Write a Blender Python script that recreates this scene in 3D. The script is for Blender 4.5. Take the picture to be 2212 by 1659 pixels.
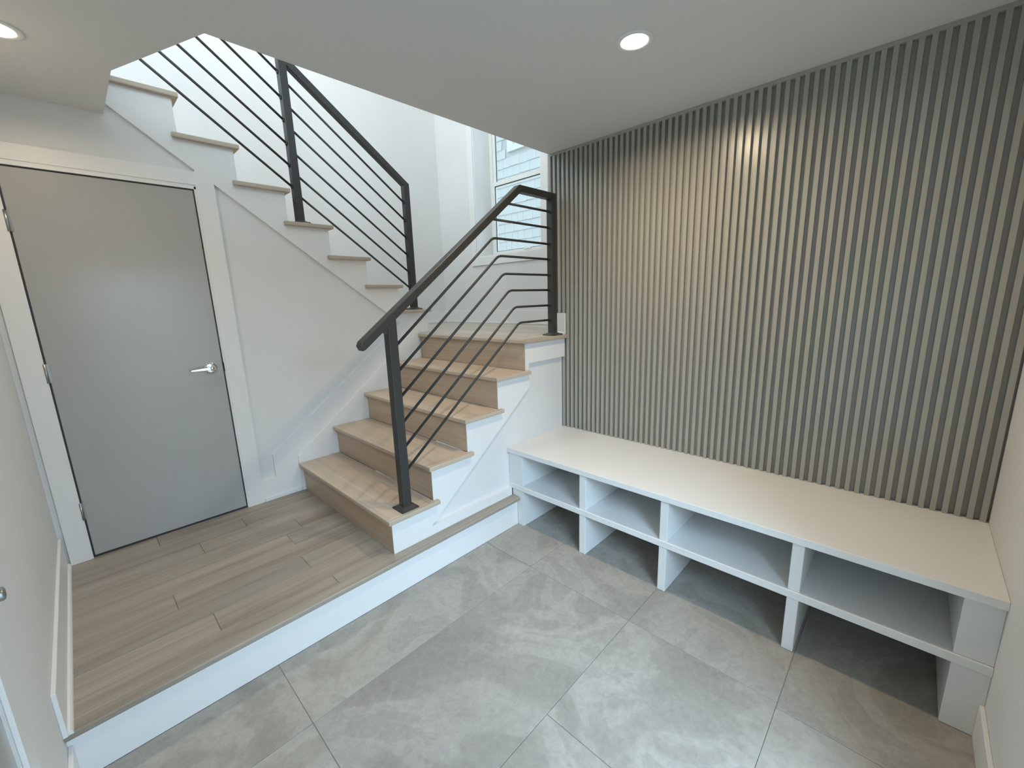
import bpy, bmesh, math, random
from mathutils import Vector, Matrix

random.seed(7)
for o in list(bpy.data.objects):
    bpy.data.objects.remove(o)
SC = bpy.context.scene
COL = SC.collection

# ------------------------------------------------------------------ camera
cam_data = bpy.data.cameras.new('camera')
cam = bpy.data.objects.new('camera', cam_data)
COL.objects.link(cam)
cam_data.sensor_fit = 'HORIZONTAL'
cam_data.sensor_width = 36.0
cam_data.lens = 902.5564 / 2212 * 36.0
cam_data.clip_start = 0.03
cR = Vector((0.6903945636, -0.7227937038, -0.0304073716))
cU = Vector((0.1660014956, 0.1173698533, 0.9791158363))
cF = Vector((0.7041298531, 0.6810239197, -0.2010163445))
cam.matrix_world = Matrix(((cR.x, cU.x, -cF.x, 0.2435), (cR.y, cU.y, -cF.y, -1.8528),
                           (cR.z, cU.z, -cF.z, 1.5712), (0, 0, 0, 1)))
SC.camera = cam

# ------------------------------------------------------------------ sky
world = bpy.data.worlds.new('sky')
SC.world = world
world.use_nodes = True
wn = world.node_tree.nodes
wn['Background'].inputs['Color'].default_value = (0.68, 0.87, 1.0, 1)
wn['Background'].inputs['Strength'].default_value = 2.7

# ------------------------------------------------------------------ daylight
def area_light(name, loc, aim, sx, sy, power, color, spread=180):
    d = bpy.data.lights.new(name, 'AREA')
    d.shape = 'RECTANGLE'
    d.size, d.size_y, d.energy, d.color = sx, sy, power, color
    d.spread = math.radians(spread)
    o = bpy.data.objects.new(name, d)
    o.location = loc
    o.rotation_euler = Vector(aim).to_track_quat('-Z', 'Y').to_euler()
    COL.objects.link(o)
    return o

area_light('doorway_daylight', (0.25, -3.95, 2.80), (0.1, 1, -0.55), 2.4, 1.5, 310, (0.50, 0.75, 1.0))
area_light('upstairs_daylight', (0.2, -2.15, 4.2), (0, 1, -0.25), 1.6, 1.8, 46, (0.80, 0.92, 1.0))
area_light('hall_daylight', (-1.4, 1.95, 4.0), (1, 0, -0.25), 1.1, 1.7, 45, (0.70, 0.88, 1.0))
area_light('stairwell_fill', (1.9, 1.35, 5.36), (0, 0, -1), 0.5, 0.5, 30, (1.0, 0.90, 0.76))  # added unseen fill light to brighten the treads and landing
CAN_COLOR = (1.0, 0.79, 0.54)

# ------------------------------------------------------------------ exposure
SC.view_settings.view_transform = 'Standard'
SC.view_settings.look = 'None'
SC.view_settings.exposure = 0.0
SC.view_settings.gamma = 1.0
SC.view_settings.use_curve_mapping = False

# ================================================================== materials
def new_mat(name):
    m = bpy.data.materials.new(name)
    m.use_nodes = True
    return m, m.node_tree.nodes, m.node_tree.links, m.node_tree.nodes['Principled BSDF']

def coords(n, l, offset=True):
    tc = n.new('ShaderNodeTexCoord')
    if not offset:
        return tc.outputs['Object']
    oi = n.new('ShaderNodeObjectInfo')
    mul = n.new('ShaderNodeVectorMath'); mul.operation = 'MULTIPLY_ADD'
    cb = n.new('ShaderNodeCombineXYZ')
    mm = n.new('ShaderNodeMath'); mm.operation = 'MULTIPLY'; mm.inputs[1].default_value = 47.0
    l.new(oi.outputs['Random'], mm.inputs[0])
    for i in range(3):
        l.new(mm.outputs[0], cb.inputs[i])
    add = n.new('ShaderNodeVectorMath'); add.operation = 'ADD'
    l.new(tc.outputs['Object'], add.inputs[0]); l.new(cb.outputs[0], add.inputs[1])
    n.remove(mul)
    return add.outputs[0]

def noise(n, l, vec, scale, detail=4.0, rough=0.55, dist=0.0, stretch=None):
    if stretch:
        mp = n.new('ShaderNodeMapping'); mp.inputs['Scale'].default_value = stretch
        l.new(vec, mp.inputs['Vector']); vec = mp.outputs[0]
    t = n.new('ShaderNodeTexNoise')
    t.inputs['Scale'].default_value = scale; t.inputs['Detail'].default_value = detail
    t.inputs['Roughness'].default_value = rough; t.inputs['Distortion'].default_value = dist
    l.new(vec, t.inputs['Vector'])
    return t.outputs['Fac']

def ramp(n, l, fac, stops):
    r = n.new('ShaderNodeValToRGB')
    e = r.color_ramp.elements
    while len(e) < len(stops):
        e.new(0.5)
    for k, (p, c) in enumerate(stops):
        e[k].position = p
        e[k].color = (*c, 1) if len(c) == 3 else c
    l.new(fac, r.inputs[0])
    return r.outputs[0]

def mix(n, l, a, b, fac, mode='MIX'):
    m = n.new('ShaderNodeMix'); m.data_type = 'RGBA'; m.blend_type = mode
    for s, v in ((m.inputs[0], fac), (m.inputs[6], a), (m.inputs[7], b)):
        if isinstance(v, (int, float)):
            s.default_value = v
        elif isinstance(v, tuple):
            s.default_value = (*v, 1)
        else:
            l.new(v, s)
    return m.outputs[2]

def bump(n, l, bsdf, h, strength, dist):
    b = n.new('ShaderNodeBump')
    b.inputs['Strength'].default_value = strength; b.inputs['Distance'].default_value = dist
    l.new(h, b.inputs['Height']); l.new(b.outputs[0], bsdf.inputs['Normal'])

def paint(name, col, rough=0.5, var=0.02, relief=0.05, spec=0.4):
    m, n, l, b = new_mat(name)
    v = coords(n, l, False)
    f = noise(n, l, v, 2.3, 3)
    c = ramp(n, l, f, [(0.3, tuple(x * (1 - var) for x in col)), (0.7, tuple(min(1, x * (1 + var)) for x in col))])
    l.new(c, b.inputs['Base Color'])
    b.inputs['Roughness'].default_value = rough
    b.inputs['Specular IOR Level'].default_value = spec
    if relief:
        bump(n, l, b, noise(n, l, v, 260, 2), relief, 0.001)
    return m

def wood(name, axis, light, mid, dark, rough=0.42, lo=0.24, fine_mix=0.5):
    m, n, l, b = new_mat(name)
    v = coords(n, l)
    st = [1.0, 1.0, 1.0]
    wide = [9.0] * 3; wide[axis] = 0.7
    fine = [60.0] * 3; fine[axis] = 1.6
    f1 = noise(n, l, v, 1.0, 5, 0.6, 0.9, wide)
    f2 = noise(n, l, v, 1.0, 4, 0.6, 0.3, fine)
    c1 = ramp(n, l, f1, [(lo, dark), (lo + 0.18, mid), (0.60, light), (0.74, tuple(x * 1.10 for x in light))])
    c2 = ramp(n, l, f2, [(0.35, (0.80, 0.79, 0.77)), (0.6, (1.0, 1.0, 1.0))])
    c = mix(n, l, c1, c2, fine_mix, 'MULTIPLY')
    oi = n.new('ShaderNodeObjectInfo')
    c3 = ramp(n, l, oi.outputs['Random'], [(0.0, (0.90, 0.90, 0.91)), (1.0, (1.05, 1.03, 1.0))])
    c = mix(n, l, c, c3, 1.0, 'MULTIPLY')
    l.new(c, b.inputs['Base Color'])
    b.inputs['Roughness'].default_value = rough
    b.inputs['Specular IOR Level'].default_value = 0.35
    bump(n, l, b, f2, 0.12, 0.001)
    return m

def stone(name):
    m, n, l, b = new_mat(name)
    v = coords(n, l)
    f1 = noise(n, l, v, 1.7, 7, 0.55, 1.2)
    f2 = noise(n, l, v, 34, 8, 0.75, 0.3)
    f3 = noise(n, l, v, 1.5, 4, 0.55, 1.4)
    base = ramp(n, l, f1, [(0.32, (0.300, 0.280, 0.248)), (0.45, (0.345, 0.323, 0.288)), (0.475, (0.385, 0.361, 0.324)), (0.56, (0.41, 0.385, 0.346)), (0.575, (0.365, 0.342, 0.307)), (0.72, (0.375, 0.352, 0.315))])
    sp = ramp(n, l, f2, [(0.34, (0.80, 0.80, 0.79)), (0.62, (1.06, 1.06, 1.05))])
    c = mix(n, l, base, sp, 0.7, 'MULTIPLY')
    vein = ramp(n, l, f3, [(0.488, (0, 0, 0)), (0.497, (1, 1, 1)), (0.501, (1, 1, 1)), (0.507, (0, 0, 0))])
    c = mix(n, l, c, (0.55, 0.54, 0.50), vein, 'MIX') if False else c
    mk = n.new('ShaderNodeMix'); mk.data_type = 'RGBA'
    sc = n.new('ShaderNodeMath'); sc.operation = 'MULTIPLY'; sc.inputs[1].default_value = 0.10
    l.new(vein, sc.inputs[0]); l.new(sc.outputs[0], mk.inputs[0])
    l.new(c, mk.inputs[6]); mk.inputs[7].default_value = (0.56, 0.55, 0.51, 1)
    oi = n.new('ShaderNodeObjectInfo')
    c3 = ramp(n, l, oi.outputs['Random'], [(0.0, (0.93, 0.93, 0.93)), (1.0, (1.03, 1.03, 1.02))])
    c = mix(n, l, mk.outputs[2], c3, 1.0, 'MULTIPLY')
    l.new(c, b.inputs['Base Color'])
    b.inputs['Roughness'].default_value = 0.52
    b.inputs['Specular IOR Level'].default_value = 0.3
    hs = n.new('ShaderNodeMath'); hs.operation = 'MULTIPLY_ADD'; hs.inputs[1].default_value = 3.0
    l.new(f1, hs.inputs[0]); l.new(f2, hs.inputs[2])
    bump(n, l, b, hs.outputs[0], 0.22, 0.002)
    return m

def metal(name, col, rough, metallic=0.0, spec=0.5):
    m, n, l, b = new_mat(name)
    v = coords(n, l, False)
    f = noise(n, l, v, 30, 3)
    c = ramp(n, l, f, [(0.3, tuple(x * 0.92 for x in col)), (0.7, tuple(min(1, x * 1.06) for x in col))])
    l.new(c, b.inputs['Base Color'])
    b.inputs['Roughness'].default_value = rough
    b.inputs['Metallic'].default_value = metallic
    b.inputs['Specular IOR Level'].default_value = spec
    return m

def glass(name):
    m, n, l, b = new_mat(name)
    n.remove(b)
    tr = n.new('ShaderNodeBsdfTransparent'); tr.inputs[0].default_value = (0.94, 0.97, 0.97, 1)
    gl = n.new('ShaderNodeBsdfGlossy'); gl.inputs['Roughness'].default_value = 0.02
    fr = n.new('ShaderNodeFresnel'); fr.inputs['IOR'].default_value = 1.3
    mx = n.new('ShaderNodeMixShader')
    l.new(fr.outputs[0], mx.inputs[0]); l.new(tr.outputs[0], mx.inputs[1]); l.new(gl.outputs[0], mx.inputs[2])
    l.new(mx.outputs[0], n['Material Output'].inputs[0])
    return m

def glow(name, col, strength):
    m, n, l, b = new_mat(name)
    b.inputs['Base Color'].default_value = (1, 1, 1, 1)
    b.inputs['Emission Color'].default_value = (*col, 1)
    b.inputs['Emission Strength'].default_value = strength
    return m

M = dict(
    wall=paint('wall_paint', (0.745, 0.745, 0.735), 0.6),
    trim=paint('trim_paint', (0.80, 0.80, 0.79), 0.38, 0.01, 0.02),
    ceiling=paint('ceiling_paint', (0.73, 0.73, 0.715), 0.8, 0.01),
    slat=paint('slat_paint', (0.385, 0.38, 0.34), 0.28, 0.02, 0.04, 0.5),
    door=paint('door_paint', (0.40, 0.40, 0.385), 0.24, 0.01, 0.02, 0.6),
    bench=paint('bench_lacquer', (0.80, 0.80, 0.785), 0.35, 0.01, 0.03),
    rail=metal('black_steel', (0.040, 0.040, 0.038), 0.42, 0.0, 0.5),
    chrome=metal('chrome', (0.80, 0.81, 0.82), 0.08, 1.0),
    nickel=metal('satin_nickel', (0.42, 0.42, 0.41), 0.3, 1.0),
    gasket=metal('gasket_and_gap_shade', (0.03, 0.03, 0.035), 0.5),  # also the painted shade inside the door gaps
    vinyl=paint('window_vinyl', (0.82, 0.83, 0.80), 0.35, 0.01, 0.0),
    tile=stone('slate_tile'),
    grout=paint('grout', (0.40, 0.385, 0.35), 0.85, 0.04, 0.1),
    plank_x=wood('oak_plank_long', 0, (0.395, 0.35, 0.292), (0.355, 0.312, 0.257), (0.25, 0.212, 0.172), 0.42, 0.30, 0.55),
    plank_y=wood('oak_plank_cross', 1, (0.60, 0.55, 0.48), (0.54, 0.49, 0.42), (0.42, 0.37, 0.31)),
    tread=wood('oak_tread', 1, (0.61, 0.505, 0.40), (0.55, 0.445, 0.345), (0.44, 0.345, 0.26)),
    tread_x=wood('oak_edge', 0, (0.58, 0.495, 0.40), (0.52, 0.43, 0.34), (0.42, 0.335, 0.255)),
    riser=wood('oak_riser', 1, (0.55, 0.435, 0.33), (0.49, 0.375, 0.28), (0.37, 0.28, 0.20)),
    glass=glass('window_glass'),
    shingle=paint('shingle_paint', (0.54, 0.52, 0.50), 0.8, 0.05, 0.3),
    siding=paint('siding_paint', (0.46, 0.45, 0.43), 0.8),
    house_trim=paint('house_trim_paint', (0.62, 0.60, 0.57), 0.5),
    soil=paint('ground_gravel', (0.42, 0.41, 0.38), 0.9, 0.1),
    lamp=glow('lamp_diffuser', (1.0, 0.93, 0.80), 9.0),
)

# ================================================================== mesh tools
def BM():
    return bmesh.new()

def prism(bm, poly, axis, a, b, bevel=0.0, seg=2):
    """Polygon in the two other axes, extruded along `axis` from a to b."""
    i = 'xyz'.index(axis)
    def P(p, t):
        q = list(p); q.insert(i, t); return Vector(q)
    va = [bm.verts.new(P(p, a)) for p in poly]
    vb = [bm.verts.new(P(p, b)) for p in poly]
    fs = [bm.faces.new(va), bm.faces.new(vb)]
    k = len(poly)
    for j in range(k):
        fs.append(bm.faces.new((va[j], va[(j + 1) % k], vb[(j + 1) % k], vb[j])))
    bmesh.ops.recalc_face_normals(bm, faces=fs)
    if bevel:
        es = list({e for f in fs for e in f.edges})
        bmesh.ops.bevel(bm, geom=es, offset=bevel, segments=seg, profile=0.5, affect='EDGES', clamp_overlap=True)
    return bm

def box(bm, x0, x1, y0, y1, z0, z1, bevel=0.0, seg=2):
    return prism(bm, [(x0, y0), (x1, y0), (x1, y1), (x0, y1)], 'z', z0, z1, bevel, seg)

def tube(bm, pts, r, n=10):
    """Round bar through pts (closed ends)."""
    pts = [Vector(p) for p in pts]
    rings = []
    side = None
    for k, p in enumerate(pts):
        d = ((pts[min(k + 1, len(pts) - 1)] - p).normalized() + (p - pts[max(k - 1, 0)]).normalized()).normalized()
        if side is None:
            side = d.cross(Vector((0, 1, 0)))
            if side.length < 1e-3:
                side = d.cross(Vector((0, 0, 1)))
        side = (side - d * side.dot(d)).normalized()
        up = d.cross(side)
        rings.append([bm.verts.new(p + (side * math.cos(2 * math.pi * i / n) + up * math.sin(2 * math.pi * i / n)) * r) for i in range(n)])
    fs = [bm.faces.new(rings[0][::-1]), bm.faces.new(rings[-1])]
    for a, b in zip(rings, rings[1:]):
        for i in range(n):
            f = bm.faces.new((a[i], a[(i + 1) % n], b[(i + 1) % n], b[i]))
            f.smooth = True
            fs.append(f)
    bmesh.ops.recalc_face_normals(bm, faces=fs)
    return bm

def bent(a, c, b, fillet=0.03, n=5):
    """Polyline a-c-b with a rounded corner at c."""
    a, c, b = map(Vector, (a, c, b))
    u, v = (a - c).normalized(), (b - c).normalized()
    p, q = c + u * fillet, c + v * fillet
    return [a] + [p * (1 - t) ** 2 + c * 2 * t * (1 - t) + q * t ** 2 for t in [k / n for k in range(n + 1)]] + [b]

def lathe(bm, prof, origin, axis=(0, 0, 1), n=32, caps=True):
    """prof = list of (radius, height) turned about axis."""
    ax = Vector(axis).normalized()
    s = ax.orthogonal().normalized(); t = ax.cross(s)
    o = Vector(origin)
    rings = []
    for r, h in prof:
        rings.append([bm.verts.new(o + ax * h + (s * math.cos(2 * math.pi * k / n) + t * math.sin(2 * math.pi * k / n)) * r) for k in range(n)])
    fs = []
    for a, b in zip(rings, rings[1:]):
        for k in range(n):
            f = bm.faces.new((a[k], a[(k + 1) % n], b[(k + 1) % n], b[k]))
            f.smooth = True
            fs.append(f)
    if caps:
        fs.append(bm.faces.new(rings[0])); fs.append(bm.faces.new(rings[-1]))
    bmesh.ops.recalc_face_normals(bm, faces=fs)
    return bm

def world_loc(o):
    v = Vector((0, 0, 0))
    while o is not None:
        v += o.location
        o = o.parent
    return v

def obj(name, bm, mat, parent=None):
    lo = Vector((min(v.co[i] for v in bm.verts) for i in range(3)))
    hi = Vector((max(v.co[i] for v in bm.verts) for i in range(3)))
    org = Vector(((lo.x + hi.x) / 2, (lo.y + hi.y) / 2, lo.z))
    for v in bm.verts:
        v.co -= org
    me = bpy.data.meshes.new(name)
    bm.to_mesh(me); bm.free()
    me.materials.append(M[mat])
    o = bpy.data.objects.new(name, me)
    COL.objects.link(o)
    o.location = org
    if parent is not None:
        o.parent = parent
        o.location = org - world_loc(parent)
    return o

def struct(name, bm, mat, parent=None):
    o = obj(name, bm, mat, parent)
    if parent is None:
        o['kind'] = 'structure'
    return o

def thing(name, label, cat, loc, group=None):
    o = bpy.data.objects.new(name, None)
    COL.objects.link(o)
    o.location = loc
    o.empty_display_size = 0.1
    o['label'] = label; o['category'] = cat
    if group:
        o['group'] = group
    return o

def copy_to(src, loc):
    o = src.copy()
    COL.objects.link(o)
    o.location = loc
    return o

# ================================================================== measures
H = 0.211                      # raised floor
YS, YD = 0.069, 1.327          # face of lower stringer, face of door wall
YREC = 0.096                   # recessed field of lower stringer wall
XS = 2.825                     # slat faces
R1, RUN, X1 = 0.2158, 0.2775, 1.26
NX, NY, TT = 0.030, 0.031, 0.026
ZL = H + 5 * R1                # landing 1.29
UR, URUN, XU = 0.2101, 0.2705, 2.494
XW, YB = 3.65, 2.60            # window wall, stairwell back wall
HC = 2.58                      # foyer ceiling
ZT = 5.4                       # top of stairwell
YF = -2.182                    # front wall
XN = X1 + 4 * RUN - NX         # landing nosing 2.34

# ================================================================== floors
gb = box(BM(), -0.1, 2.85, YF - 0.1, 0.05, -0.12, -0.004)
floor = struct('floor', gb, 'grout')
rows = [(-0.363, 0.025, (0.629, 1.895)), (-1.003, -0.363, (0.629, 1.895)),
        (-1.637, -1.003, (1.258, 1.895)), (YF, -1.637, (0.629, 1.87))]
G = 0.0009
for y0, y1, js in rows:
    xs = [0.0, *js, 2.843]
    for a, b in zip(xs, xs[1:]):
        dz = random.uniform(-0.0006, 0.0006)
        obj('tile', box(BM(), a + G, b - G, y0 + G, y1 - G, -0.010, dz, 0.0012, 1), 'tile', floor)

raised = struct('raised_floor', box(BM(), 0.0, X1 + 0.02, 0.045, YD + 0.05, 0.0, H - 0.012), 'grout')
obj('riser_board', box(BM(), 0.0, 2.204, 0.025, 0.0445, 0.0, H - 0.0265, 0.001, 1), 'trim', raised)
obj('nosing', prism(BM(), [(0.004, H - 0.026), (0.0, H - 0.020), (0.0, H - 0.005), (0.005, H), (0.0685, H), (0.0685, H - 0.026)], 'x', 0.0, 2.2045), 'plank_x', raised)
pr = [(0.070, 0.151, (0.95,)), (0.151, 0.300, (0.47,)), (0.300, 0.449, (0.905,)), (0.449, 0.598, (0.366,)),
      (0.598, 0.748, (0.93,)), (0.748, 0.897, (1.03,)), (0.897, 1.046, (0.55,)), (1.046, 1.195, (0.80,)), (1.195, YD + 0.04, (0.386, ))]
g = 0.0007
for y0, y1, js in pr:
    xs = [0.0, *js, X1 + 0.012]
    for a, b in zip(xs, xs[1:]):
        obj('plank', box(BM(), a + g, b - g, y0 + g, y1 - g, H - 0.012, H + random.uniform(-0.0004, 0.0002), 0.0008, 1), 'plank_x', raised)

# ================================================================== walls
# left wall, with the opening of the side door
D2A, D2B = -1.42, -0.51
struct('wall_left', prism(BM(), [(YF - 0.12, -0.1), (D2A, -0.1), (D2A, 2.06), (D2B, 2.06), (D2B, -0.1), (YB + 0.12, -0.1), (YB + 0.12, 2.95), (YF - 0.12, 2.95)],
                          'x', -0.12, 0.0), 'wall')
# front wall behind the viewer: entry glazing, sidelight, upstairs window
bm = BM()
def wall_with_holes(bm, axis, t0, t1, u0, u1, z0, z1, holes):
    """Boxes that fill [u0,u1]x[z0,z1] around rectangular holes in separate columns."""
    def B(a, b, c, d):
        if b - a > 1e-6 and d - c > 1e-6:
            if axis == 'y':
                box(bm, a, b, t0, t1, c, d)
            else:
                box(bm, t0, t1, a, b, c, d)
    cuts = sorted({u0, u1, *[h[0] for h in holes], *[h[1] for h in holes]})
    for a, b in zip(cuts, cuts[1:]):
        z = z0
        for h in sorted((h for h in holes if h[0] <= a + 1e-6 and h[1] >= b - 1e-6), key=lambda h: h[2]):
            B(a, b, z, h[2]); z = h[3]
        B(a, b, z, z1)
    return bm
struct('wall_front', wall_with_holes(BM(), 'y', YF - 0.14, YF, -1.6, XW + 0.3, -0.1, ZT,
       [(0.42, 1.50, 0.0, 2.03), (-0.65, 1.05, 3.25, 5.15)]), 'wall')
# made-up unseen porch, side walls added to block light outside the doorway
struct('porch_light_blocker_left', box(BM(), -1.42, -1.30, -3.45, YF - 0.14, -0.1, 2.6), 'wall')
struct('porch_light_blocker_right', box(BM(), 1.72, 1.84, -3.45, YF - 0.14, -0.1, 2.6), 'wall')
struct('added_porch_floor', box(BM(), -1.42, 1.84, -3.45, YF - 0.14, -0.12, -0.02), 'grout')
struct('wall_right', box(BM(), 2.8502, 2.97, YF, 0.212, -0.1, ZT), 'wall')
struct('wall_return', box(BM(), 2.97, XW, 0.09, 0.212, -0.1, ZT), 'wall')
struct('wall_back', box(BM(), -1.6, XW + 0.3, YB, YB + 0.12, -0.1, ZT), 'wall')
WY0, WY1, WZ0, WZ1 = 0.955, 1.935, 2.045, 3.95
struct('wall_far', wall_with_holes(BM(), 'x', XW, XW + 0.30, 0.09, YB, -0.1, ZT, [(WY0, WY1, WZ0, WZ1)]), 'wall')
struct('wall_hall', wall_with_holes(BM(), 'x', -1.62, -1.5, YF, YB, 2.95, ZT, [(1.35, 2.5, 3.1, 5.0)]), 'wall')

# ceiling slab of the foyer with the stairwell opening (its corner cut off at an angle)
struct('ceiling', prism(BM(), [(-0.0, YF), (2.8498, YF), (2.8498, 0.205), (0.769, 0.205), (0.541, 0.770), (0.541, YD + 0.018), (0.0, YD + 0.018)],
                        'z', HC, 2.95), 'ceiling')
struct('ceiling_upper', box(BM(), -1.6, XW + 0.3, YF, YB, ZT, ZT + 0.1), 'ceiling')
struct('floor_upper', box(BM(), -1.5, 0.60, YD + 0.02, YB, 2.80, 2.971), 'plank_x')

# door wall under the upper flight: recessed field + proud boards
def upper_profile(dz, x_end):
    """Sawtooth under the treads of the upper flight, from the landing up to x_end (right to left)."""
    pts = [(XU - NX, ZL)]
    k = 1
    while True:
        x_r = XU - NX - (k - 1) * URUN
        z = ZL + k * UR - TT - dz
        pts.append((x_r, z))
        x_n = max(x_end, XU - NX - k * URUN)
        pts.append((x_n, z))
        if x_n <= x_end:
            break
        k += 1
    return pts
DX0, DX1, DZ1 = 0.107, 0.887, 2.285
field = [(0.0, H - 0.05), (DX0, H - 0.05), (DX0, DZ1), (DX1, DZ1), (DX1, H - 0.05), (XU - NX, H - 0.05)] + upper_profile(0.0, 0.30) + [(0.30, 2.9), (0.0, 2.9)]
wall_stair = struct('wall_stair', prism(BM(), field, 'y', YD + 0.0185, YD + 0.075), 'wall')
diag = lambda x: 2.303 - 0.757 * (x - 0.982)
skA = lambda x: 0.535 + 0.774 * (x - 1.075)
xi = (2.303 + 0.757 * 0.982 - 0.535 + 0.774 * 1.075) / (0.774 + 0.757)
up = upper_profile(0.0, 0.30)
# upper skirt board (follows the stair above, its lower edge a straight diagonal)
obj('stringer_board', prism(BM(), [(xi, diag(xi)), (XU - NX, diag(xi) - 0.0)] + up + [(0.30, diag(0.30)), (0.895, diag(0.895)), (0.982, 2.303)], 'y', YD, YD + 0.0184), 'trim', wall_stair)
obj('casing_board', box(BM(), DX1, 0.982, YD, YD + 0.0184, H, 2.303), 'trim', wall_stair)
obj('casing_head', prism(BM(), [(0.0, DZ1), (DX1, DZ1), (0.982, DZ1), (0.982, 2.303), (0.895, 2.369), (0.893, 2.360), (0.0, 2.360)], 'y', YD - 0.0002, YD + 0.0183), 'trim', wall_stair)
obj('casing_board', box(BM(), 0.024, DX0, YD, YD + 0.0184, H, DZ1), 'trim', wall_stair)
# lower skirt band beside the lower flight, and the base under the recess
obj('skirt_board', prism(BM(), [(0.982, H), (XU - NX, H), (XU - NX, diag(xi)), (xi, diag(xi)), (1.075, 0.535), (1.075, 0.368), (0.982, 0.368)], 'y', YD, YD + 0.0184), 'trim', wall_stair)
skB = lambda x: 0.478 + 0.7777 * (x - 1.235)
obj('skirt_cap', prism(BM(), [(1.235, H), (XN + 0.01, H), (XN + 0.01, ZL + 0.012), (1.235 + (ZL + 0.012 - 0.478) / 0.7777, ZL + 0.012), (1.235, 0.478)], 'y', YD - 0.011, YD - 0.0003, 0.0015, 1), 'trim', wall_stair)
obj('shoe_molding', box(BM(), 0.983, 1.2345, YD - 0.011, YD - 0.0003, H + 0.0003, H + 0.030, 0.004, 2), 'trim', wall_stair)

# ---------------------------------------------------------------- closet door under the stairs
door = struct('door_1', box(BM(), 0.1205, 0.8705, YD + 0.012, YD + 0.052, H + 0.013, 2.254, 0.0008, 1), 'door')
fr = BM()
box(fr, 0.098, 0.1125, YD + 0.004, YD + 0.09, H, 2.275)
box(fr, 0.8775, 0.8935, YD + 0.004, YD + 0.09, H, 2.275)
box(fr, 0.098, 0.8935, YD + 0.004, YD + 0.09, 2.262, 2.30)
obj('door_frame', fr, 'trim', door)
gap_bm = BM()  # dark boxes that put the shade of the door gaps into colour
box(gap_bm, 0.1126, 0.1202, YD + 0.016, YD + 0.050, H + 0.0004, 2.2618)
box(gap_bm, 0.8708, 0.8774, YD + 0.016, YD + 0.050, H + 0.0004, 2.2618)
box(gap_bm, 0.1203, 0.8707, YD + 0.016, YD + 0.050, 2.2543, 2.2618)
box(gap_bm, 0.1203, 0.8707, YD + 0.014, YD + 0.050, H + 0.0006, H + 0.0127)
obj('gap_shade_strip', gap_bm, 'gasket', door)
hx, hz = 0.806, 1.198
lev = obj('lever_handle', lathe(BM(), [(0.0, -0.0), (0.0125, -0.0), (0.0125, 0.035), (0.0135, 0.037), (0.0135, 0.050), (0.011, 0.053), (0.0, 0.053)], (hx, YD + 0.012, hz), (0, -1, 0), 20, False), 'chrome', door)
obj('rosette', lathe(BM(), [(0.0, 0.0), (0.036, 0.0), (0.036, 0.007), (0.033, 0.010), (0.022, 0.0115), (0.0, 0.0115)], (hx, YD + 0.0119, hz), (0, -1, 0), 32, False), 'chrome', lev)
obj('lever_arm', prism(BM(), [(hx + 0.010, hz + 0.009), (hx - 0.03, hz + 0.0095), (hx - 0.108, hz + 0.004), (hx - 0.113, hz - 0.002), (hx - 0.108, hz - 0.008), (hx - 0.03, hz - 0.010), (hx + 0.010, hz - 0.010)],
                       'y', YD - 0.040, YD - 0.029, 0.003, 2), 'chrome', lev)
obj('strike_plate', box(BM(), 0.8765, 0.8785, YD + 0.003, YD + 0.020, 1.166, 1.226), 'gasket', door)
for z in (2.007, 1.264, 0.495):
    hb = lathe(BM(), [(0.0, 0.0), (0.0065, 0.001), (0.0065, 0.099), (0.0, 0.100)], (0.1125, YD + 0.005, z - 0.05), (0, 0, 1), 12, False)
    box(hb, 0.1130, 0.127, YD + 0.0095, YD + 0.0122, z - 0.049, z + 0.049)
    obj('hinge', hb, 'nickel', door)

# ---------------------------------------------------------------- side door in the left wall
d2 = struct('door_2', box(BM(), -0.042, -0.002, D2A + 0.02, D2B - 0.018, 0.008, 2.04, 0.002, 2), 'door')
fr = BM()
box(fr, -0.118, -0.001, D2B - 0.016, D2B - 0.0005, 0.0, 2.058)
box(fr, -0.118, -0.001, D2A + 0.0005, D2A + 0.016, 0.0, 2.058)
box(fr, -0.118, -0.001, D2A + 0.016, D2B - 0.016, 2.043, 2.058)
obj('door_frame', fr, 'trim', d2)
lv2 = obj('lever_handle', lathe(BM(), [(0.0, 0.0), (0.030, 0.0), (0.030, 0.008), (0.011, 0.011), (0.011, 0.046), (0.013, 0.048), (0.013, 0.070), (0.010, 0.072), (0.0, 0.072)], (-0.002, -0.650, 1.047), (1, 0, 0), 20, False), 'nickel', d2)
obj('lever_arm', box(BM(), 0.045, 0.056, -0.76, -0.650, 1.040, 1.054, 0.003, 2), 'nickel', lv2)
cs = BM()
box(cs, 0.0002, 0.010, D2B, D2B + 0.09, 0.0, 2.15, 0.002, 1)
box(cs, 0.0002, 0.010, D2A - 0.09, D2A, 0.0, 2.15, 0.002, 1)
box(cs, 0.0002, 0.010, D2A, D2B, 2.06, 2.15, 0.002, 1)
struct('trim_1', cs, 'trim')

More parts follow.
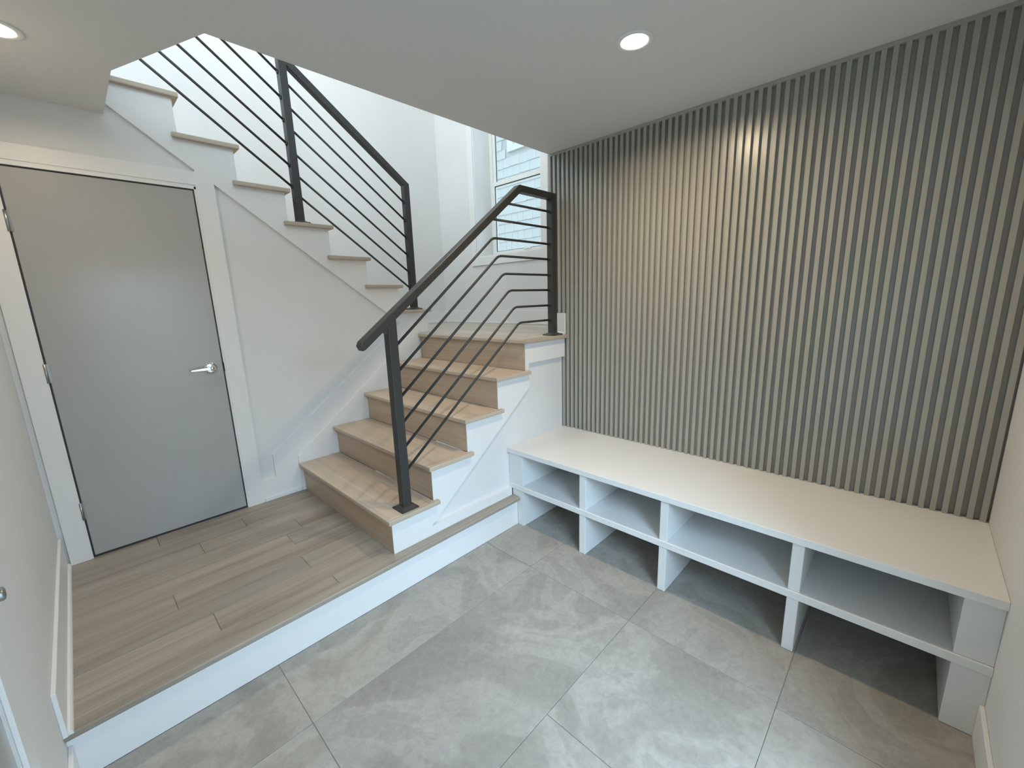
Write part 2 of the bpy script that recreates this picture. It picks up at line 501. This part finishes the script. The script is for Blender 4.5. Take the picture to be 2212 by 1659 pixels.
# ---------------------------------------------------------------- baseboards
bb = BM()
box(bb, 0.0002, 0.013, -0.012, YD - 0.0005, H + 0.0005, H + 0.172, 0.002, 1)
bl = struct('baseboard_left', bb, 'trim')
obj('shoe_molding', prism(BM(), [(0.0132, H + 0.0005), (0.026, H + 0.0005), (0.0245, H + 0.011), (0.020, H + 0.018), (0.0132, H + 0.021)], 'y', -0.006, YD - 0.0005), 'trim', bl)
bb = BM()
box(bb, 0.0002, 0.013, D2B + 0.0905, 0.0245, 0.0005, 0.150, 0.002, 1)
bl = struct('baseboard_left_lower', bb, 'trim')
struct('baseboard_front', box(BM(), 1.70, 2.2035, YF + 0.0002, YF + 0.013, 0.0005, 0.140, 0.002, 1), 'trim')
bb = BM()
box(bb, XU - NX, XW - 0.001, YB - 0.014, YB - 0.0002, ZL + 0.0005, ZL + 0.15, 0.002, 1)
box(bb, XW - 0.014, XW - 0.0002, 0.213, YB - 0.0145, ZL + 0.0005, ZL + 0.15, 0.002, 1)
bl = struct('baseboard_back', bb, 'trim')
sh = BM()
box(sh, XU - NX, XW - 0.026, YB - 0.026, YB - 0.0142, ZL + 0.0005, ZL + 0.020, 0.004, 2)
box(sh, XW - 0.026, XW - 0.0142, 0.213, YB - 0.0262, ZL + 0.0005, ZL + 0.020, 0.004, 2)
obj('shoe_molding', sh, 'trim', bl)
bb = BM()
box(bb, XS - 0.014, XS - 0.0006, 0.057, 0.211, ZL + 0.0005, ZL + 0.160, 0.002, 1)
bl = struct('baseboard_right', bb, 'trim')
obj('shoe_molding', prism(BM(), [(XS - 0.0142, ZL + 0.0005), (XS - 0.026, ZL + 0.0005), (XS - 0.0245, ZL + 0.011), (XS - 0.020, ZL + 0.017), (XS - 0.0142, ZL + 0.020)], 'y', 0.057, 0.211), 'trim', bl)

# ================================================================== stair window
win = struct('window_1', wall_with_holes(BM(), 'x', XW + 0.235, XW + 0.298, WY0 + 0.012, WY1 - 0.012, WZ0 + 0.012, WZ1 - 0.012,
             [(WY0 + 0.055, WY1 - 0.055, WZ0 + 0.045, WZ1 - 0.05)]), 'vinyl')
ZM = 2.835
def sash(name, x0, x1, z0, z1, zlo, zhi, st=0.045):
    y0, y1 = WY0 + 0.045, WY1 - 0.045
    s = obj(name, wall_with_holes(BM(), 'x', x0, x1, y0, y1, z0, z1, [(y0 + st, y1 - st, z0 + zlo, z1 - zhi)]), 'vinyl', win)
    gk = wall_with_holes(BM(), 'x', x0 + 0.010, x0 + 0.016, y0 + st - 0.002, y1 - st + 0.002, z0 + zlo - 0.002, z1 - zhi + 0.002,
                         [(y0 + st + 0.006, y1 - st - 0.006, z0 + zlo + 0.006, z1 - zhi - 0.006)])
    obj('gasket', gk, 'gasket', s)
    obj('pane', box(BM(), x0 + 0.012, x0 + 0.016, y0 + st + 0.001, y1 - st - 0.001, z0 + zlo + 0.001, z1 - zhi - 0.001), 'glass', s)
    return s
lo = sash('lower_sash', XW + 0.226, XW + 0.252, WZ0 + 0.02, ZM + 0.045, 0.050, 0.042)
sash('upper_sash', XW + 0.256, XW + 0.282, ZM + 0.004, WZ1 - 0.03, 0.040, 0.045)
obj('sash_lock', box(BM(), XW + 0.226, XW + 0.250, 1.60, 1.66, ZM + 0.0452, ZM + 0.057, 0.003, 2), 'vinyl', lo)
obj('sash_lift', box(BM(), XW + 0.215, XW + 0.2258, 1.30, 1.40, WZ0 + 0.060, WZ0 + 0.075, 0.003, 2), 'vinyl', lo)
jb = BM()
box(jb, XW - 0.006, XW + 0.234, WY1 - 0.0005 - 0.011, WY1 - 0.0005, WZ0 + 0.012, WZ1 - 0.0125)
box(jb, XW - 0.006, XW + 0.234, WY0 + 0.0005, WY0 + 0.0115, WZ0 + 0.012, WZ1 - 0.0125)
box(jb, XW - 0.006, XW + 0.234, WY0 + 0.0005, WY1 - 0.0005, WZ0 + 0.0005, WZ0 + 0.0115)
box(jb, XW - 0.006, XW + 0.234, WY0 + 0.0005, WY1 - 0.0005, WZ1 - 0.012, WZ1 - 0.0005)
obj('window_jamb', jb, 'trim', win)
cs = BM()
box(cs, XW - 0.017, XW - 0.0002, WY1, WY1 + 0.088, WZ0 - 0.092, WZ1 + 0.09, 0.002, 1)
box(cs, XW - 0.017, XW - 0.0002, WY0 - 0.088, WY0, WZ0 - 0.092, WZ1 + 0.09, 0.002, 1)
box(cs, XW - 0.017, XW - 0.0002, WY0, WY1, WZ0 - 0.092, WZ0, 0.002, 1)
box(cs, XW - 0.017, XW - 0.0002, WY0, WY1, WZ1, WZ1 + 0.09, 0.002, 1)
struct('trim_2', cs, 'trim')

# ================================================================== staircase
stair = thing('staircase', 'oak staircase turning at a landing, with white painted side panel', 'stairs', (1.9, 1.2, H))
# lower flight
for k in range(1, 6):
    xr = X1 + (k - 1) * RUN
    z0, z1 = H + (k - 1) * R1, H + k * R1
    obj('riser', box(BM(), xr, xr + 0.018, YS + 0.0036, YD - 0.0125, z0 + (0.0005 if k == 1 else 0.0003), z1 - TT - 0.0003, 0.0006, 1), 'riser', stair)
    if k < 5:
        xa, xb = xr - NX, xr + RUN - 0.0005
        t = obj('tread', box(BM(), xa, xb, YS - NY + 0.022, YD - 0.0125, z1 - TT, z1, 0.005, 3), 'tread', stair)
        obj('return_nosing', prism(BM(), [(xa, YS - NY), (xb + 0.030, YS - NY), (xb + 0.030, YS - 0.0006), (xb - 0.001, YS - 0.0006), (xb - 0.001, YS - NY + 0.0215), (xa, YS - NY + 0.0215)], 'z', z1 - TT, z1, 0.005, 3), 'tread_x', t)
# side panel toward the foyer: recessed field and proud stringer board
def lower_profile():
    pts = []
    for k in range(1, 6):
        xr = X1 + (k - 1) * RUN
        z = H + k * R1 - TT - 0.0004
        pts += [(xr, z), (xr + RUN, z)]
    pts[-1] = (2.8225, pts[-1][1])
    return pts
prof = lower_profile()
sp = obj('side_panel', prism(BM(), [(X1 + 0.0188, H + 0.0005)] + [(p[0] + 0.0188, p[1]) for p in prof[:-1]] + [prof[-1], (2.8225, H + 0.0005)], 'y', YREC, YREC + 0.05), 'wall', stair)
sb = BM()
low_edge = [(2.8225, 1.122), (2.409, 1.122), (2.409, 0.952), (1.514, 0.268), (2.1965, 0.268), (2.1965, H + 0.0005)]
prism(sb, [(X1 + 0.0002, H + 0.0005)] + [(p[0] + 0.0002, p[1]) for p in prof[:-1]] + [prof[-1]] + low_edge, 'y', YS, YS + 0.0035)
prism(sb, [(X1 + 0.0188, H + 0.0005)] + [(p[0] + 0.0188, p[1]) for p in prof[:-1]] + [prof[-1]] + low_edge, 'y', YS + 0.0034, YREC - 0.0003)
obj('stringer_board', sb, 'trim', stair)
# landing
ld = obj('landing', prism(BM(), [(XN + 0.06, YREC + 0.06), (2.8225, YREC + 0.06), (2.8225, 0.2135), (XW - 0.0005, 0.2135), (XW - 0.0005, YB - 0.0005), (XU - NX - 0.02, YB - 0.0005), (XU - NX - 0.02, YD + 0.08), (XU - NX - 0.02, YD - 0.013), (XN + 0.06, YD - 0.013)],
         'z', ZL - 0.20, ZL - 0.013), 'grout', stair)
obj('landing_nosing', prism(BM(), [(XN, YS - NY), (XN + 0.085, YS - NY + 0.085), (XN + 0.085, YD - 0.0125), (XN, YD - 0.0125)], 'z', ZL - TT, ZL, 0.005, 3), 'tread', ld)
obj('landing_nosing', prism(BM(), [(XN + 0.0008, YS - NY), (2.8225, YS - NY), (2.8225, YS - NY + 0.085), (XN + 0.0858, YS - NY + 0.085)], 'z', ZL - TT, ZL, 0.005, 3), 'tread_x', ld)
xs = [XN + 0.0857, XU - NX + 0.0005]
while xs[-1] < XW - 0.05:
    xs.append(min(XW - 0.001, xs[-1] + 0.149))
for a, b in zip(xs, xs[1:]):
    y0 = YS - NY + 0.0857 if b <= 2.825 else 0.2135
    if a < 2.825 < b:
        pieces = [(a, 2.8222, YS - NY + 0.0857, 0.2130), (a, b, 0.2137, None)]
    else:
        pieces = [(a, b, y0, None)]
    cut = random.uniform(0.7, 1.6)
    for (pa, pb, ya, yb) in pieces:
        yend = yb if yb else (YB - 0.001 if pa > XU - NX - 0.03 else YD - 0.013)
        segs = [ya, yend] if yb else [ya] + [c for c in (cut,) if ya < c < yend - 0.2] + [yend]
        for s0, s1 in zip(segs, segs[1:]):
            obj('plank', box(BM(), pa + g, pb - g, s0 + g, s1 - g, ZL - 0.0125, ZL, 0.0008, 1), 'plank_y', ld)
# upper flight
for k in range(1, 9):
    xn = XU - (k - 1) * URUN
    z1 = ZL + k * UR
    obj('riser', box(BM(), xn - NX - 0.018, xn - NX, YD + 0.0755, YB - 0.001, z1 - UR + 0.0004, z1 - TT - 0.0004, 0.0006, 1), 'riser', stair)
    if k < 8:
        xb = xn - URUN - NX + 0.0005
        t = obj('tread', box(BM(), xb, xn, YD - NY + 0.022, YB - 0.001, z1 - TT, z1, 0.005, 3), 'tread', stair)
        obj('return_nosing', prism(BM(), [(xn, YD - NY), (xb - 0.030, YD - NY), (xb - 0.030, YD - 0.0006), (xb + 0.001, YD - 0.0006), (xb + 0.001, YD - NY + 0.0215), (xn, YD - NY + 0.0215)], 'z', z1 - TT, z1, 0.005, 3), 'tread_x', t)

# ================================================================== railings
def base_plate(x, y, z, parent):
    b = BM()
    box(b, x - 0.055, x + 0.055, y - 0.055, y + 0.055, z + 0.0003, z + 0.006, 0.001, 1)
    # weld collar: low pyramid up to the post
    lo_, hi_ = 0.050, 0.0265
    va = [b.verts.new((x + sx * lo_, y + sy * lo_, z + 0.006)) for sx, sy in ((-1, -1), (1, -1), (1, 1), (-1, 1))]
    vb = [b.verts.new((x + sx * hi_, y + sy * hi_, z + 0.020)) for sx, sy in ((-1, -1), (1, -1), (1, 1), (-1, 1))]
    fs = [b.faces.new(vb)]
    for i in range(4):
        fs.append(b.faces.new((va[i], va[(i + 1) % 4], vb[(i + 1) % 4], vb[i])))
    bmesh.ops.recalc_face_normals(b, faces=fs)
    for sx, sy in ((-1, -1), (1, -1), (1, 1), (-1, 1)):
        lathe(b, [(0.005, 0.0), (0.005, 0.004), (0.003, 0.006)], (x + sx * 0.046, y + sy * 0.046, z + 0.006), n=8)
    return obj('base_plate', b, 'rail', parent)

PH = 0.0255
def post(x, y, z0, top_poly, parent):
    """Square tube; top_poly gives the (x, z) outline's upper end."""
    p = obj('post', prism(BM(), [(x - PH, z0 + 0.0065), (x + PH, z0 + 0.0065)] + top_poly, 'y', y - PH, y + PH, 0.003, 2), 'rail', parent)
    base_plate(x, y, z0, p)
    return p

# lower railing: newel on the first tread, up to the post beside the slats
yr = 0.115
low = thing('stair_railing', 'black steel railing with bent rods on the lower flight, ending beside the slats', 'railing', (2.0, yr, H + R1), 'black steel stair railings')
px1, px2 = 1.381, 2.736
zt2 = 2.286
sl = (zt2 - 1.388) / (2.382 - 1.214)
RH = 0.043                                     # vertical depth of the sloped rail
topz = lambda x: zt2 + sl * (x - 2.382)
RV = RH * math.sqrt(1 + sl * sl)
post(px1, yr, H + R1, [(px1 + PH, topz(px1 + PH) - RV + 0.002), (px1 - PH, topz(px1 - PH) - RV + 0.002)], low)
post(px2, yr, ZL, [(px2 + PH, zt2), (px2 - PH, zt2)], low)
xa = 1.196
rail_poly = [(px2 - PH + 0.0005, zt2), (2.382, zt2), (xa + 0.012, topz(xa + 0.012)), (xa + 0.002, topz(xa) - 0.012), (xa + 0.014, topz(xa + 0.014) - RV + 0.006),
             (xa + 0.030, topz(xa + 0.030) - RV), (2.382 + 0.013, zt2 - RH), (px2 - PH + 0.0005, zt2 - RH)]
obj('handrail', prism(BM(), rail_poly, 'y', yr - 0.0255, yr + 0.0255, 0.004, 2), 'rail', low)
# a small gusset where the newel meets the rail
obj('gusset', prism(BM(), [(px1 - PH, topz(px1 - PH) - RV - 0.035), (px1 - PH, topz(px1 - PH) - RV + 0.003), (px1 - PH - 0.022, topz(px1 - PH - 0.022) - RV + 0.003)], 'y', yr - 0.020, yr + 0.020), 'rail', low)
RR = 0.0078
hz_ = [2.163, 2.054, 1.943, 1.838, 1.728, 1.622, 1.512, 1.405]
bx_ = [None, None, 2.145, 2.190, 2.231, 2.280, 2.328, 2.368]
ez_ = [None, None, 1.340, 1.202, 1.060, 0.916, 0.776, 0.640]
for k in range(8):
    if bx_[k] is None:
        x0 = 2.382 + (hz_[k] - (zt2 - RV)) / sl + 0.006
        pts = [(x0 - 0.012, yr, hz_[k]), (px2 - PH + 0.004, yr, hz_[k])]
    else:
        pts = bent((px1 + PH - 0.004, yr, ez_[k]), (bx_[k], yr, hz_[k]), (px2 - PH + 0.004, yr, hz_[k]))
    b = tube(BM(), pts, RR, 12)
    r = obj('rod', b, 'rail', low)
    lp = lathe(BM(), [(0.0, 0.0), (0.0115, 0.0), (0.0115, 0.005), (0.009, 0.008), (0.0, 0.008)], (px2 - PH, yr, hz_[k]), (-1, 0, 0), 12, False)
    obj('collar', lp, 'rail', r)

# upper railing: two posts, straight rods
yu = 1.372
upr = thing('stair_railing', 'black steel railing with straight rods climbing the upper flight to the floor above', 'railing', (1.9, yu, ZL + UR), 'black steel stair railings')
qx1, qx2 = 2.362, 1.479
us = 0.735
zq1 = 2.532
ztop = lambda x: zq1 + us * (qx1 + PH - x)
UV = 0.045 * math.sqrt(1 + us * us)
post(qx1, yu, ZL + UR, [(qx1 + PH, ztop(qx1 + PH) - 0.003), (qx1 - PH, ztop(qx1 - PH) - UV + 0.003)], upr)
post(qx2, yu, ZL + 4 * UR, [(qx2 + PH, ztop(qx2 + PH) - UV + 0.003), (qx2 - PH, ztop(qx2 - PH) - UV + 0.003)], upr)
x_end = 0.30
obj('handrail', prism(BM(), [(qx1 + PH, ztop(qx1 + PH)), (x_end, ztop(x_end)), (x_end, ztop(x_end) - UV), (qx1 - PH, ztop(qx1 - PH) - UV), (qx1 + PH, ztop(qx1 + PH) - 0.018)],
                      'y', yu - 0.0255, yu + 0.0255, 0.004, 2), 'rail', upr)
for k in range(6):
    za = [2.384, 2.241, 2.100, 1.958, 1.817, 1.683][k]        # at the first post (left face)
    zb = [3.021, 2.876, 2.737, 2.588, 2.447, 2.312][k]        # at the second post (right face)
    zc = [3.073, 2.922, 2.786, 2.642, 2.506, 2.369][k]        # at the second post (left face)
    r = obj('rod', tube(BM(), [(qx1 - PH + 0.004, yu, za), (qx2 + PH - 0.004, yu, zb)], RR, 12), 'rail', upr)
    obj('collar', lathe(BM(), [(0.0, 0.0), (0.0115, 0.0), (0.0115, 0.005), (0.009, 0.008), (0.0, 0.008)], (qx1 - PH, yu, za), (-1, 0, 0), 12, False), 'rail', r)
    slope = (zb - za) / (qx1 - qx2 - 2 * PH)
    r = obj('rod', tube(BM(), [(qx2 - PH + 0.004, yu, zc), (x_end, yu, zc + slope * (qx2 - PH - x_end))], RR, 12), 'rail', upr)
    obj('collar', lathe(BM(), [(0.0, 0.0), (0.0115, 0.0), (0.0115, 0.005), (0.009, 0.008), (0.0, 0.008)], (qx2 - PH, yu, zc), (-1, 0, 0), 12, False), 'rail', r)

# ================================================================== slat panel
panel = thing('slat_panel', 'grey painted panel of vertical slats covering the wall above the white bench', 'wall panel', (XS, -1.0, 0.56))
obj('backing', box(BM(), XS + 0.0232, XS + 0.0245, YF + 0.0005, 0.211, 0.5605, HC - 0.0005), 'slat', panel)
obj('top_rail', box(BM(), XS, XS + 0.0230, YF + 0.0005, 0.211, HC - 0.019, HC - 0.0005, 0.001, 1), 'slat', panel)
PITCH, SW = 0.03874, 0.0192
proto = {}
for i in range(62):
    y1 = 0.2094 - i * PITCH
    z0 = ZL + 0.162 if i <= 3 else 0.5605
    if i <= 3 and y1 - SW < 0.057:
        z0 = 0.5605
    key = round(z0, 3)
    loc = Vector((XS + 0.0115, y1 - SW / 2, z0))
    if key not in proto:
        s = obj('slat', box(BM(), XS, XS + 0.0230, y1 - SW, y1, z0, HC - 0.0192, 0.0008, 1), 'slat', panel)
        proto[key] = s
    else:
        s = copy_to(proto[key], loc - world_loc(panel))
        s.parent = panel
for i in range(2, 4):
    y1 = 0.2094 - i * PITCH
    if y1 < YREC + 0.002:
        obj('slat', box(BM(), XS, XS + 0.0230, y1 - SW, y1, 0.5605, ZL + 0.1615, 0.0008, 1), 'slat', panel)

# ================================================================== bench
bench = thing('shoe_bench', 'long white built-in bench with open shoe cubbies under the slat wall', 'bench', (2.5, -1.05, 0.0))
XB = 2.205
obj('bench_top', box(BM(), XB - 0.020, XS + 0.0205, YF + 0.0002, YREC - 0.0006, 0.5265, 0.560, 0.002, 2), 'bench', bench)
obj('shelf', box(BM(), XB - 0.008, XS - 0.001, YF + 0.0002, YREC - 0.0006, 0.262, 0.297, 0.002, 2), 'bench', bench)
obj('back_panel', box(BM(), XS, XS + 0.0205, YF + 0.0002, YREC - 0.0006, 0.0008, 0.526), 'bench', bench)
divs = [(-0.5400, -0.4955), (-1.0460, -1.0045), (-1.6290, -1.5850)]
for y0, y1 in divs:
    obj('divider', box(BM(), XB, XS - 0.001, y0, y1, 0.2973, 0.5263, 0.0015, 1), 'bench', bench)
    obj('divider', box(BM(), XB, XS - 0.001, y0, y1, 0.0008, 0.2617, 0.0015, 1), 'bench', bench)
obj('end_panel', box(BM(), XB, XS - 0.001, -0.029, YREC - 0.0008, 0.2973, 0.5263, 0.0015, 1), 'bench', bench)
obj('end_panel', prism(BM(), [(-0.029, 0.0008), (0.0245, 0.0008), (0.0245, H + 0.001), (0.0684, H + 0.001), (0.0684, 0.2617), (-0.029, 0.2617)], 'x', XB, XS - 0.001), 'bench', bench)
obj('end_panel', box(BM(), XB, XS - 0.001, YF + 0.0002, -2.085, 0.2973, 0.5263, 0.0015, 1), 'bench', bench)
obj('end_panel', box(BM(), XB, XS - 0.001, YF + 0.0002, -2.085, 0.0008, 0.2617, 0.0015, 1), 'bench', bench)

# ================================================================== ceiling lights
def can_light(x, y, label, power):
    t = thing('recessed_light', label, 'ceiling light', (x, y, HC), 'round recessed ceiling lights')
    obj('trim_ring', lathe(BM(), [(0.076, -0.0003), (0.0755, -0.004), (0.070, -0.0065), (0.058, -0.0055), (0.053, -0.0030), (0.053, -0.0003)], (x, y, HC), n=48, caps=False), 'trim', t)
    obj('diffuser', lathe(BM(), [(0.0528, -0.0004), (0.0528, -0.0022), (0.040, -0.0030), (0.0, -0.0034)], (x, y, HC), n=48, caps=False), 'lamp', t)
    d = bpy.data.lights.new('downlight', 'AREA')
    d.shape = 'DISK'; d.size = 0.10; d.energy = power; d.spread = math.radians(166); d.color = CAN_COLOR
    o = bpy.data.objects.new('downlight', d)
    COL.objects.link(o)
    o.parent = t
    o.location = (0, 0, -0.010)
    return t
can_light(2.014, -0.893, 'round recessed ceiling light shining in front of the slat wall', 15.5)
can_light(0.226, 0.664, 'round recessed ceiling light above the grey closet door', 4.1)

# ================================================================== outside
struct('ground', box(BM(), -8, 12, -10, 10, -0.6, -0.45), 'soil')
HX = 6.30
house = thing('neighbor_house', 'white shingled house next door seen through the stair window', 'house', (HX + 1.0, 4.0, -0.45))
hy0, hy1, hz0, hz1 = 2.45, 5.05, 1.75, 4.95
wy0, wy1, wz0, wz1 = 2.75, 3.92, 4.19, 5.9
obj('siding', wall_with_holes(BM(), 'x', HX + 0.02, HX + 2.0, 2.45, 8.0, -0.45, 6.8, []), 'siding', house)
lap = BM()
z = -0.45
while z < 6.75:
    if not (hz0 - 0.05 < z < hz1 - 0.1):
        spans = [(2.45, 8.0)]
    else:
        spans = [(hy1, 8.0)]
    for a, b in spans:
        prism(lap, [(HX, z), (HX + 0.019, z), (HX + 0.019, z + 0.16), (HX + 0.012, z + 0.16)], 'y', a, b)
    z += 0.163
lo_ = obj('lap_siding', lap, 'shingle', house)
lo_['kind'] = 'stuff'
random.seed(3)
sproto = {}
z = -0.45
while z < hz1 - 0.1:
    if z > hz0 - 0.05:
        y = hy0
        while y < hy1 - 0.05:
            w = random.choice((0.14, 0.17, 0.20, 0.24))
            w = min(w, hy1 - y)
            key = round(w, 3)
            inside_win = (y + w > wy0 and y < wy1 and z + 0.16 > wz0)
            if not inside_win:
                loc = Vector((HX + 0.0095, y + w / 2, z + random.uniform(-0.003, 0.003)))
                if key not in sproto:
                    sproto[key] = obj('shingle', prism(BM(), [(HX, z), (HX + 0.019, z), (HX + 0.019, z + 0.162), (HX + 0.012, z + 0.162)], 'y', y + 0.0015, y + w - 0.0015), 'shingle', house)
                else:
                    s = copy_to(sproto[key], loc - world_loc(house)); s.parent = house
            y += w
    z += 0.163
wf = obj('window_frame', wall_with_holes(BM(), 'x', HX - 0.03, HX + 0.019, wy0, wy1, wz0, wz1, [(wy0 + 0.15, wy1 - 0.15, wz0 + 0.10, wz1 - 0.12)]), 'house_trim', house)
obj('window_sash', wall_with_holes(BM(), 'x', HX - 0.012, HX + 0.0195, wy0 + 0.1505, wy1 - 0.1505, wz0 + 0.1005, wz1 - 0.1205, [(wy0 + 0.20, wy1 - 0.20, wz0 + 0.16, wz1 - 0.17)]), 'house_trim', wf)
obj('pane', box(BM(), HX, HX + 0.004, wy0 + 0.20, wy1 - 0.20, wz0 + 0.16, wz1 - 0.17), 'glass', wf)
